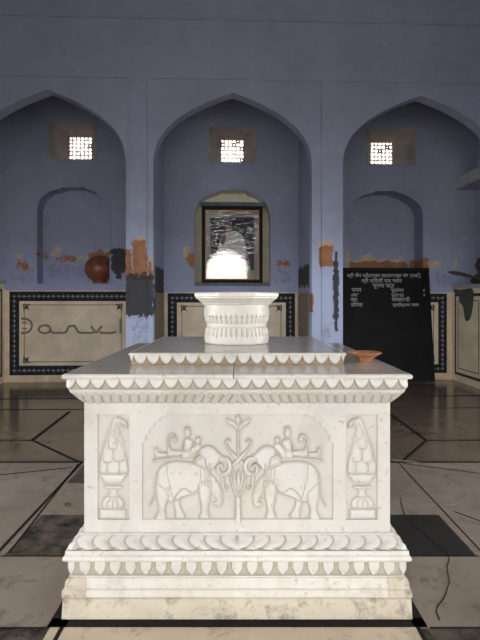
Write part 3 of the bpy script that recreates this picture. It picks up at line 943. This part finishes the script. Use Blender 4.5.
tree_ += [('s', T5([(98, 300), (98, 230), (98, 160), (98, 110)]), [1.7, 1.4, 1.4, 1.8], .8)]
for side in T2([(128, 320), (112, 305), (98, 294), (78, 270), (56, 248), (38, 222), (32, 200), (42, 186), (52, 192)]): tree_.append(('s', side, [1.6, 2.0, 2.2, 2.0, 1.7, 1.3, 1.2, 1.1, .9], .95))
tree_ += [('p', T5([(98, 130), (88, 100), (82, 75), (98, 50), (114, 75), (108, 100)]), 0, .9)]
for side in T2([(92, 140), (68, 118), (44, 102), (34, 72), (58, 78), (80, 92), (96, 115)]): tree_.append(('p', side, 0, .75))
V5 = lambda pts: [(85 + x / 4.92, 400 + y / 4.92) for x, y in pts]
vase_ = [('q', V5([(70, 540), (200, 540), (200, 588), (70, 588)]), 0, .8),
         ('p', V5([(95, 536), (80, 515), (92, 490), (112, 478), (160, 478), (180, 490), (192, 515), (176, 536)]), 0, .8),
         ('g', V5([(112, 536), (110, 505), (125, 490)]), .4, .3), ('g', V5([(136, 536), (136, 490)]), .4, .3), ('g', V5([(160, 536), (162, 505), (148, 490)]), .4, .3),
         ('p', V5([(116, 478), (120, 455), (114, 440), (160, 440), (154, 455), (158, 478)]), 0, .6),
         ('s', V5([(102, 428), (136, 430), (172, 428)]), 1.6, .9),
         ('p', V5([(72, 362), (100, 368), (140, 366), (180, 368), (206, 360), (196, 385), (172, 410), (104, 410), (84, 388)]), 0, .8),
         ('p', V5([(70, 362), (72, 300), (85, 240), (105, 190), (122, 140), (140, 95), (160, 84), (185, 92), (205, 112), (208, 138), (192, 132), (172, 112), (168, 150), (180, 200), (196, 260), (206, 320), (208, 362), (140, 366)]), 0, .45)]
for cx_, b_, t_, w_ in ((92, 358, 258, 22), (186, 358, 258, 22), (138, 362, 262, 30), (112, 305, 200, 25), (164, 300, 196, 25), (136, 240, 150, 21), (152, 190, 112, 14)):
    vase_.append(('p', V5([(cx_ - w_ * .8, b_), (cx_ - w_, (b_ + t_) / 2 + 12), (cx_ - w_ * .55, t_ + 22), (cx_, t_), (cx_ + w_ * .55, t_ + 22), (cx_ + w_, (b_ + t_) / 2 + 12), (cx_ + w_ * .8, b_)]), 0, .8))
vase_ += [('s', V5([(160, 92), (180, 98), (198, 112), (200, 134), (184, 128)]), [1.2, 1.2, 1.3, 1.0], .9)]

RD = .021
allshapes = tail_ + legs_ + body_ + legs2_ + cloth_ + how_ + rid2_ + rid_ + head_
for flip in (False, True):
    ele = relief('carved_elephant', tail_ + legs_ + body_ + legs2_ + cloth_ + head_, ebox, RD, flip=flip)
    relief('carved_howdah', how_, ebox, RD, parent=ele, flip=flip)
    relief('carved_mahout', rid2_, ebox, RD, parent=ele, flip=flip)
    relief('carved_rider', rid_, ebox, RD * 1.05, parent=ele, flip=flip)
    relief('carved_vase', vase_, (96, 131, 413, 521), RD * .8, flip=flip)
relief('carved_tree', tree_, (222, 254, 411, 523), RD)


def ground(name, poly, shapes_list, box, res=2.2, parent=tomb):
    x0, x1, y0, y1 = box
    X, Y = np.meshgrid(np.linspace(x0, x1, int((x1 - x0) * res)), np.linspace(y0, y1, int((y1 - y0) * res)))
    D = np.full(X.shape, -1e3)
    for sh, fl_ in shapes_list:
        XX = 2 * mirror - X if fl_ else X
        for kind, pts, r, cap in sh:
            if kind == 'g': continue
            d = sd_poly(XX, Y, smooth_poly(pts, 4) if kind == 'p' else pts) if kind in 'pq' else sd_stroke(XX, Y, smooth_poly(pts, 4, False), r)
            D = np.maximum(D, d)
    Db = sd_poly(X, Y, poly)
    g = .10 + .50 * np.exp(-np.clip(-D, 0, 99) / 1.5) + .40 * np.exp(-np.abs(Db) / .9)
    px = (X - CX) / F * yl(BH) - TC.x; pz = EYE + (HY - Y) / F * yl(BH)
    P = np.stack([px, np.full(X.shape, -(BH - REC) - .0008), pz], -1)
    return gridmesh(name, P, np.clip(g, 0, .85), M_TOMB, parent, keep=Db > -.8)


ground('panel_ground', central, [(allshapes, False), (allshapes, True), (tree_, False)], (140, mx(140), 412, 521))
ground('panel_ground', lp, [(vase_, False)], (96, 131, 413, 521))
ground('panel_ground', rp, [(vase_, True)], (mx(131), mx(96), 413, 521))

# cornice, scallops, slabs
band('rope_moulding', [(.796, 1.0780), (.794, 1.066), (.778, 1.045), (.765, 1.028), (.754, 1.014), (.744, 1.0035)], pat_rope(9.5 * PXW, .008), 1400, 36)
band('scallop_frieze', [(.802, 1.1290), (.802, 1.0780)], pat_scallop(14.75 * PXW, .010, .10), 1200, 30)
nose = [(.70, 1.151)] + [(.814 + .011 * math.cos(a), 1.139 + .012 * math.sin(a)) for a in [PI / 2 - PI * i / 6 for i in range(7)]] + [(.80, 1.127)]
# the big slab is laid in two pieces with an open joint
zt_ = 1.151
def slab_half(x0, x1, name):
    mb = MB(); n = len(nose)
    prof = nose[1:-1]
    for k, (sx) in enumerate((0,)):
        pass
    vs = []; fs = []
    def lim(x): return min(max(x, x0), x1)
    for hw, z in nose[1:-1]:
        for cx_, cy_ in ((-1, -1), (1, -1), (1, 1), (-1, 1)): vs.append((lim(cx_ * hw), cy_ * hw, z))
    m_ = len(nose) - 2
    for i in range(m_ - 1):
        for q in range(4):
            q2 = (q + 1) % 4; fs.append((i * 4 + q, i * 4 + q2, i * 4 + 4 + q2, i * 4 + 4 + q))
    mb.add(vs, fs, 0, False)
    mb.add(vs[:4], [(0, 1, 2, 3)], 1); mb.add(vs[-4:], [(3, 2, 1, 0)], 0)
    return mb.build(name, [M_EDGE, M_TOPS], tomb)
jx = PX(233.5, .825)
slab_half(-2, jx - .002, 'cover_slab'); slab_half(jx + .002, 2, 'cover_slab')
UY = 2.577 + .586 - TC.y          # centre of the upper tier
hwu = .586
u0 = 1.151
band('upper_scallop_frieze', [(.572, 1.203), (.572, 1.1515)], pat_scallop(13 * (TC.y + UY - .586) / F, .008, .10, .95), 1000, 26, cy=UY, mats=marble('brown_stained_frieze', ground=(0.34, 0.23, 0.12)))
mb = MB(); nz = [(.574, 1.2155), (.582, 1.2145), (.586, 1.209), (.585, 1.203), (.57, 1.202)]
vs = []; fs = []
for hw, z in nz:
    for cx_, cy_ in ((-1, -1), (1, -1), (1, 1), (-1, 1)): vs.append((cx_ * hw, cy_ * hw + UY, z))
for i in range(len(nz) - 1):
    for q in range(4):
        q2 = (q + 1) % 4; fs.append((i * 4 + q, i * 4 + q2, i * 4 + 4 + q2, i * 4 + 4 + q))
mb.add(vs, fs); mb.add(vs[:4], [(0, 1, 2, 3)], 1); mb.add(vs[-4:], [(3, 2, 1, 0)])
mb.build('upper_slab', [marble('stained_slab_edge', (0.76, 0.72, 0.64), .4, False, .4), M_TOPS], tomb)

# ------------------------------------------------------------------ pedestal
pz0 = 1.2155
ped = empty('marble_pedestal', (-.0225, 3.205, pz0))
tag(ped, 'round carved white marble pedestal with octagonal cap standing on top of the memorial platform', 'pedestal')
pp = yl(0) * 0 + 3.0 / F


def drum(name, prof, pat, n=500, m=30, grime=True):
    pr = np.array(prof, float); seg = np.r_[0, np.cumsum(np.hypot(*np.diff(pr, axis=0).T))]; T = seg / seg[-1]
    t = np.linspace(0, 1, m); r = np.interp(t, T, pr[:, 0]); z = np.interp(t, T, pr[:, 1])
    a = np.linspace(0, 2 * PI, n, endpoint=False); A, TT = np.meshgrid(a, t)
    d, g = pat(A, TT)
    R = r[:, None] + d
    P = np.stack([R * np.cos(A), R * np.sin(A), np.repeat(z[:, None], n, 1)], -1)
    return gridmesh(name, P, g, M_PED, ped, wrap=True)


K = 40
none = lambda A, T: (A * 0, A * 0)
hz = lambda y: (344.8 - y) * .00655
def pat_dn(A, T):
    u = ((A * K / (2 * PI)) % 1) * 2 - 1
    tb = .45 + .5 * np.sqrt(np.clip(1 - u * u, 0, 1)); d = tb - T
    return .010 * ss(d, -.05, .2), np.clip(.8 * (1 - ss(d, -.1, .1)) + .6 * np.exp(-(d / .1) ** 2), 0, .9)
def pat_up(A, T): d, g = pat_dn(A, 1 - T); return d, g
def pat_fl(A, T):
    u = ((A * K * 1.0 / (2 * PI)) % 1); e = np.minimum(u, 1 - u)
    return .010 * np.sin(PI * u) ** .7 * np.sin(PI * np.clip(T, 0, 1)) ** .5, .65 * (1 - ss(e, 0, .22))
drum('drum_collar', [(.19, hz(304)), (.209, hz(304.5)), (.213, hz(306.5)), (.213, hz(312)), (.2, hz(313.5))], none)
drum('hanging_petals', [(.207, hz(311)), (.206, hz(317.5)), (.204, hz(320))], pat_dn)
drum('fluted_neck', [(.203, hz(316.5)), (.204, hz(319)), (.197, hz(323.5)), (.189, hz(325.5))], pat_fl)
drum('waist_ring', [(.19, hz(323))] + [(.192 + .008 * math.cos(a), hz(326) + .016 * math.sin(a)) for a in [PI / 2 - PI * i / 8 for i in range(9)]] + [(.19, hz(329))], none)
drum('lower_neck', [(.188, hz(327.5)), (.195, hz(330)), (.202, hz(334)), (.203, hz(337))], pat_fl)
drum('upright_petals', [(.196, hz(333.5)), (.203, hz(336)), (.2065, hz(341))], pat_up)
drum('drum_foot', [(.2, hz(338.5)), (.209, hz(339.5)), (.212, hz(341.5)), (.212, hz(344)), (.208, 0), (.0, 0)], none)
mb = MB(); vs = []; fs = []
cp = [(.256, hz(293.8)), (.266, hz(294.2)), (.271, hz(295)), (.271, hz(297.8)), (.262, hz(298.6)), (.262, hz(299.6)), (.252, hz(300.6)), (.238, hz(302.6)), (.226, hz(304)), (.222, hz(305.2)), (.218, hz(306))]
for r, z in cp:
    for q in range(8):
        a = PI / 8 + q * PI / 4; vs.append((r / math.cos(PI / 8) * math.cos(a), r / math.cos(PI / 8) * math.sin(a), z))
for i in range(len(cp) - 1):
    for q in range(8): fs.append((i * 8 + q, i * 8 + (q + 1) % 8, i * 8 + 8 + (q + 1) % 8, i * 8 + 8 + q))
fs += [tuple(range(8)), tuple((len(cp) - 1) * 8 + q for q in range(7, -1, -1))]
mb.add(vs, fs); mb.build('octagonal_cap', marble('pedestal_cap_marble', (0.80, 0.77, 0.71), .25, False), ped)

# ------------------------------------------------------------------ clay bowl
bowl = empty('clay_bowl', (.701, 2.705, 1.1513))
tag(bowl, 'shallow orange clay bowl on the right edge of the marble platform', 'bowl')
M_CLAY = simple('orange_terracotta', (0.42, 0.19, 0.10), .7, .3, .18, 25, .2)
mb = MB()
mb.lathe([(.0, .0), (.034, .0), (.037, .004), (.036, .010), (.050, .024), (.074, .040), (.093, .050), (.096, .053), (.094, .056), (.086, .053), (.065, .040), (.045, .026), (.028, .016), (.0, .013)], 48)
mb.build('bowl_body', M_CLAY, bowl)
mb = MB()
for i in range(16):
    a = random.uniform(0, 2 * PI); r = random.uniform(.01, .068); z = .016 + max(0, (r - .03)) * .62
    c, s = math.cos(a) * r, math.sin(a) * r; w = random.uniform(.006, .011)
    mb.lathe([(0, 0), (w, .002), (w * .8, .008), (0, .011)], 7, (c, s, z))
tag(mb.build('scraps', simple('pale_petals', (0.62, 0.52, 0.44), .7, .3, .3, 60), bowl), 'pale dried petals lying in the bowl', kind='stuff')

# ------------------------------------------------------------------ pot in the left niche
zsill = NIC['left'][0][1]
pu = U(97.2, DEP)
pot = empty('clay_pot', w2w(pu, DEP + .155, zsill), ANG)
tag(pot, 'round reddish brown clay pot standing in the arched niche of the left bay', 'pot')
M_POT = simple('red_brown_glazed_clay', (0.20, 0.065, 0.034), .38, .5, .3, 8)
mb = MB()
R = .262
pr = [(.0, 0.0), (.125, 0.0), (.132, .012), (.120, .035), (.118, .050)]
for i in range(0, 15):
    a = math.radians(-58 + i * 10.2); pr.append((R * math.cos(a), .285 + R * .96 * math.sin(a)))
pr.append((0, .285 + R * .96))
mb.lathe(pr, 56)
mb.build('pot_body', M_POT, pot)
mb = MB(); mb.lathe([(R * .90, .39), (R * .915, .395), (R * .90, .40)], 56); mb.build('incised_ring', M_POT, pot)

# ------------------------------------------------------------------ framed portrait
fu0, fu1 = U(201.8, DEP + .06), U(262.6, DEP + .06); fz0, fz1 = Zc(232, 283.0, DEP + .06), Zc(232, 206.6, DEP + .06)
FW, FH = fu1 - fu0, fz1 - fz0
sillu = NIC['mid'][0]
# sill slab and cross bar in the niche
M_GSTONE = simple('grey_blue_stone', (0.09, 0.11, 0.13), .5, .4, .3, 12)
mb = MB(); mb.box(NIC['mid'][0][0] + .002, NIC['mid'][-1][0] - .002, DEP - .01, DEP + .30, NIC['mid'][0][1], fz0 - .001); wall_obj(mb, 'trim_10', M_GSTONE)
mb = MB(); mb.box(U(200.5, DEP + .08), U(264.5, DEP + .08), DEP + .03, DEP + .14, fz1 + .006, fz1 + .078); wall_obj(mb, 'trim_11', M_GSTONE)
fr_ = empty('framed_portrait', w2w((fu0 + fu1) / 2, DEP + .06, fz0), ANG)
tag(fr_, 'framed portrait of a person in white robes behind reflecting glass in the middle niche', 'picture')
hw_, T_ = FW / 2, .05
def frame_ring(name, o, w, y0, y1, m, bev=0.004):
    mb = MB(); mb.plate([rect(-hw_ + o, hw_ - o, o, FH - o), rect(-hw_ + o + w, hw_ - o - w, o + w, FH - o - w)], y0, y1)
    return mb.build(name, m, fr_, bevel=bev)
frame_ring('outer_frame', 0, .045, -.03, .04, simple('black_brown_wood', (0.012, 0.009, 0.008), .5, .12, .3))
frame_ring('inner_moulding', .045, .022, -.018, .03, simple('dark_red_moulding', (0.04, 0.018, 0.01), .5, .12, .2))
frame_ring('gold_slip', .065, .014, -.012, .02, simple('gold_slip', (0.55, 0.32, 0.07), .35, .5, .15))
M_MAT = simple('grey_cream_mount', (0.44, 0.42, 0.37), .8, .2, .08)
mb = MB(); mb.box(-hw_ + .07, hw_ - .07, .012, .03, .07, FH - .07); mb.build('mount_board', M_MAT, fr_)
# the print: flat shapes
def FP(x, y): return ((x - 232.2) / F * 9.0, (283.0 - y) / F * 9.0)
pa = [FP(x, y) for x, y in ((210.5, 279), (254, 279), (254, 217.6), (210.5, 217.6))]
mb = MB(); y_ = .0115
def lay(pts, mi, k, smooth=True):
    pts = smooth_poly([FP(*p) for p in pts], 4) if smooth else [FP(*p) for p in pts]
    mb.plate([pts], y_ - k * .0004, y_, mi=mi)
mb.plate([pa], y_ - .0002, y_, mi=0)
lay([(222, 236), (229, 231.5), (237, 231.5), (243, 237), (247, 252), (250, 268), (246, 277), (216, 277), (214, 266), (218, 248)], 1, 1)
lay([(224.5, 226), (227, 222.5), (230.5, 222.5), (231.8, 227), (230.5, 231.5), (228, 233.5), (225.5, 231)], 2, 2)
lay([(221, 238), (225, 233), (226, 238), (222, 246)], 2, 2)
lay([(245, 247), (250, 244), (253.5, 247), (253.5, 262), (250, 266), (246, 262)], 3, 1)
lay([(211, 268), (228, 270), (235, 279), (211, 279)], 4, 2); lay([(234, 270), (254, 270), (254, 279), (234, 279)], 5, 3, False)
pm = [simple('print_dark', (0.008, 0.007, 0.018), .6, .3, .4), simple('print_white_robe', (0.78, 0.78, 0.75), .6), simple('print_skin', (0.26, 0.13, 0.085), .6),
      simple('print_maroon', (0.13, 0.012, 0.04), .6, .3, .5, 15), simple('print_pink', (0.55, 0.40, 0.33), .6), simple('print_olive', (0.42, 0.42, 0.15), .6)]
mb.build('portrait_print', pm, fr_)
m, nt, b = mat('wavy_cover_glass', .02, .8)
nt.nodes.remove(b)
gl = N(nt, 'ShaderNodeBsdfGlossy'); gl.inputs['Roughness'].default_value = .0; tr = N(nt, 'ShaderNodeBsdfTransparent')
ms = N(nt, 'ShaderNodeMixShader'); fz = N(nt, 'ShaderNodeFresnel'); fz.inputs['IOR'].default_value = 2.5
tc = N(nt, 'ShaderNodeTexCoord').outputs['Object']
mp = N(nt, 'ShaderNodeMapping'); mp.inputs['Rotation'].default_value = (0, .45, 0); mp.inputs['Scale'].default_value = (1.0, 1, 3.2)
nt.links.new(tc, mp.inputs[0])
nn = noise(nt, 5.0, 3, .55, mp.outputs[0], None, 1.5)
bp = N(nt, 'ShaderNodeBump'); bp.inputs['Strength'].default_value = .22; bp.inputs['Distance'].default_value = .0012
mp2 = N(nt, 'ShaderNodeMapping'); mp2.inputs['Rotation'].default_value = (0, -.5, 0); mp2.inputs['Scale'].default_value = (2.2, 1, 13)
nt.links.new(tc, mp2.inputs[0])
wr = ramp_f(nt, noise(nt, 2.6, 2, .5, mp2.outputs[0], None, .8), .54, .80)
sz = N(nt, 'ShaderNodeSeparateXYZ'); nt.links.new(tc, sz.inputs[0])
wr = math_n(nt, 'MULTIPLY', wr, math_n(nt, 'MULTIPLY', ramp_f(nt, sz.outputs[2], .50, .62), 12.0))
nt.links.new(math_n(nt, 'ADD', nn, wr), bp.inputs['Height'])
nt.links.new(bp.outputs[0], gl.inputs['Normal'])
nt.links.new(fz.outputs[0], ms.inputs[0]); nt.links.new(tr.outputs[0], ms.inputs[1]); nt.links.new(gl.outputs[0], ms.inputs[2])
nt.links.new(ms.outputs[0], nt.nodes['Material Output'].inputs[0])
mb = MB(); mb.add([(-hw_ + .07, -.005, .07), (hw_ - .07, -.005, .07), (hw_ - .07, -.005, FH - .07), (-hw_ + .07, -.005, FH - .07)], [(0, 1, 2, 3)])
link('cover_glass', mb.mesh('cover_glass', recalc=False), m, fr_)

# ------------------------------------------------------------------ notice board
bA = w2w(*[(U(339.8, DEP - .12)), DEP - .07, 0]); 
bu0, bu1 = U(340.5, DEP - .03), U(429, DEP - .03)
BWd = bu1 - bu0; BHt = Zc(384, 268, DEP - .03)
lean = math.atan2(.27, BHt)
bd = empty('notice_board', w2w((bu0 + bu1) / 2 - .02, DEP - .33, 0.0), ANG)
bd.rotation_euler = (-lean, 0, ANG)
tag(bd, 'large black notice board with white writing leaning against the wall of the right bay', 'notice board')
BL = BHt / math.cos(lean)
M_BOARD = simple('black_painted_board', (0.006, 0.006, 0.0065), .5, .12, .5, 3)
mb = MB(); mb.box(-BWd / 2, BWd / 2, 0, .028, .015, BL); mb.build('board_panel', M_BOARD, bd, bevel=.004)
mb = MB()
for a, b, c, d in ((-BWd / 2, BWd / 2, BL - .035, BL), (-BWd / 2, -BWd / 2 + .03, .015, BL), (BWd / 2 - .03, BWd / 2, .015, BL), (-BWd / 2, BWd / 2, .015, .05)):
    mb.box(a, b, -.010, 0, c, d)
mb.build('board_rim', simple('black_board_rim', (0.007, 0.007, 0.008), .5, .15, .2), bd)
M_CHALK = simple('white_paint_lettering', (0.45, 0.45, 0.44), .7, .2, .25, 40)


def text_mesh(body, size, width):
    cu = bpy.data.curves.new('t', 'FONT'); cu.body = body; cu.size = size; cu.align_x = 'CENTER'; cu.offset = .0012
    ob = bpy.data.objects.new('t', cu); COL.objects.link(ob)
    bpy.context.view_layer.update()
    dg = bpy.context.evaluated_depsgraph_get()
    me = bpy.data.meshes.new_from_object(ob.evaluated_get(dg))
    bpy.data.objects.remove(ob); bpy.data.curves.remove(cu)
    co = np.empty(len(me.vertices) * 3); me.vertices.foreach_get('co', co); co = co.reshape(-1, 3)
    w = co[:, 0].max() - co[:, 0].min()
    k = width / w
    cx_ = (co[:, 0].max() + co[:, 0].min()) / 2
    out = np.stack([(co[:, 0] - cx_) * k, co[:, 2] * 0, co[:, 1] * max(k, .8)], -1)
    me.vertices.foreach_set('co', out.ravel()); me.update()
    return me


bmpx = BWd / 88.5
for body, cxp, yb, wpx, s in (('श्री जैन श्वेताम्बर खरतरगच्छ संघ (रजि.)', 384, 277.3, 73, .10), ('श्री शिवजी राम भवन', 381.5, 282.6, 40, .10), ('सूचना पट्ट', 383, 287.4, 22, .10),
                              ('समय', 356, 291.6, 10, .08), ('तिथि', 354.5, 296.4, 8, .08), ('वार', 353.5, 301.2, 6.5, .08), ('दिनांक', 356, 306.1, 11.5, .08),
                              ('सूर्योदय', 396.5, 291.6, 13, .08), ('सूर्यास्त', 396.5, 296.4, 13, .08), ('नवकारसी', 399.5, 301.2, 18, .08), ('प्रतिक्रमण समय', 404, 306.1, 26, .08),
                              ('त', 423, 291.5, 2, .06), ('त', 423, 296, 2, .06)):
    try:
        me = text_mesh(body, s, wpx * bmpx)
    except Exception as ex:
        print('text failed', ex); continue
    o = link('lettering', me, M_CHALK, bd)
    o.location = ((cxp - 384.7) * bmpx, -.0015, (BL - (yb - 268) * bmpx * 1.0))

# ------------------------------------------------------------------ things on the right bench
bt = 1.775
M_DPOT = simple('dark_brown_clay', (0.022, 0.011, 0.008), .6, .4, .4, 10)
vp = .62
pt = empty('cooking_pot', w2w(U(482, vp), vp, bt), ANG)
tag(pt, 'dark brown clay cooking pot on the stone bench at the right edge', 'pot')
mb = MB(); mb.lathe([(0, 0), (.10, 0), (.15, .015), (.185, .05), (.18, .085), (.15, .108), (.135, .115), (.145, .126), (.15, .13), (.138, .13), (.125, .115), (.0, .112)], 40)
mb.build('pot_body', M_DPOT, pt)
mb = MB(); mb.lathe([(.0, .262), (.02, .257), (.028, .242), (.02, .228), (.06, .205), (.115, .155), (.142, .132), (.0, .131)], 36)
mb.build('pot_lid', simple('grey_brown_lid', (0.05, 0.037, 0.028), .8, .3), pt)
jg = empty('water_jug', w2w(U(489, DEP - .22), DEP - .18, bt), ANG)
tag(jg, 'tall nearly black metal jug standing behind the cooking pot on the right bench', 'jug')
mb = MB(); mb.lathe([(0, 0), (.06, 0), (.075, .02), (.095, .09), (.08, .17), (.045, .22), (.045, .25), (.075, .29), (.098, .35), (.085, .40), (.05, .44), (.062, .47), (.07, .48), (.058, .48), (.04, .44), (.0, .43)], 36)
jg.location = w2w(U(480.5, 1.0), 1.0, bt)
mb.build('jug_body', simple('blackened_copper', (0.03, 0.012, 0.010), .4, .5, .3), jg)
# wooden ladle resting on the pot lid
vl = .40
p0 = uz(448.3, 271.8, vl); p1 = uz(483, 279.8, vl)
ld = empty('wooden_paddle', w2w(p0[0], vl, p0[1]), ANG)
tag(ld, 'long flat wooden paddle lying across the dark cooking pot on the right bench', 'paddle')
mb = MB(); dx, dz = p1[0] - p0[0], p1[1] - p0[1]; nseg = 14; vs = []
Lp = math.hypot(dx, dz); ux, uz_ = dx / Lp, dz / Lp
wid = [.012, .030, .038, .041, .042, .042, .041, .039, .036, .031, .026, .022, .020, .019, .018]
for i, w in enumerate(wid):
    t = i / nseg; cx_, cz_ = dx * t, dz * t + .012 * math.sin(PI * t)
    for a, b in ((1, 1), (1, -1), (-1, -1), (-1, 1)):
        vs.append((cx_ - uz_ * w * .75 * a, b * w * .9, cz_ + ux * w * .75 * a * (.9)))
fs = [(0, 1, 2, 3), tuple(nseg * 4 + q for q in (3, 2, 1, 0))]
for i in range(nseg):
    for q in range(4): fs.append((i * 4 + q, i * 4 + (q + 1) % 4, i * 4 + 4 + (q + 1) % 4, i * 4 + 4 + q))
mb.add(vs, fs, 0, True); mb.build('paddle_blade', simple('grey_brown_wood', (0.055, 0.043, 0.036), .8, .3, .25, 14), ld, bevel=.004)

# ------------------------------------------------------------------ daylight and camera
w = bpy.data.worlds.new('sky'); sc.world = w; w.use_nodes = True
nt = w.node_tree; bg = nt.nodes['Background']
tcw = N(nt, 'ShaderNodeTexCoord'); sx = N(nt, 'ShaderNodeSeparateXYZ'); nt.links.new(tcw.outputs['Generated'], sx.inputs[0])
nt.links.new(ramp(nt, sx.outputs[2], [(0.0, (.80, .78, .74)), (0.12, (.92, .90, .86)), (.6, (1.0, .99, .98))]), bg.inputs['Color'])
bg.inputs['Strength'].default_value = 1.0
cam = bpy.data.cameras.new('camera'); co = bpy.data.objects.new('camera', cam); COL.objects.link(co)
co.location = (0, 0, EYE); co.rotation_euler = (PI / 2, 0, 0)
cam.sensor_width = 36; cam.sensor_fit = 'AUTO'; cam.lens = 27.0; cam.shift_y = -20 / 640; cam.clip_start = .05; cam.clip_end = 200
sc.camera = co
sc.view_settings.view_transform = 'Standard'; sc.view_settings.look = 'None'
sc.view_settings.gamma = 1.0; sc.view_settings.use_curve_mapping = False
sc.view_settings.exposure = 3.0
try:
    sc.cycles.use_denoising = True
    sc.cycles.max_bounces = 10; sc.cycles.diffuse_bounces = 6
except Exception: pass
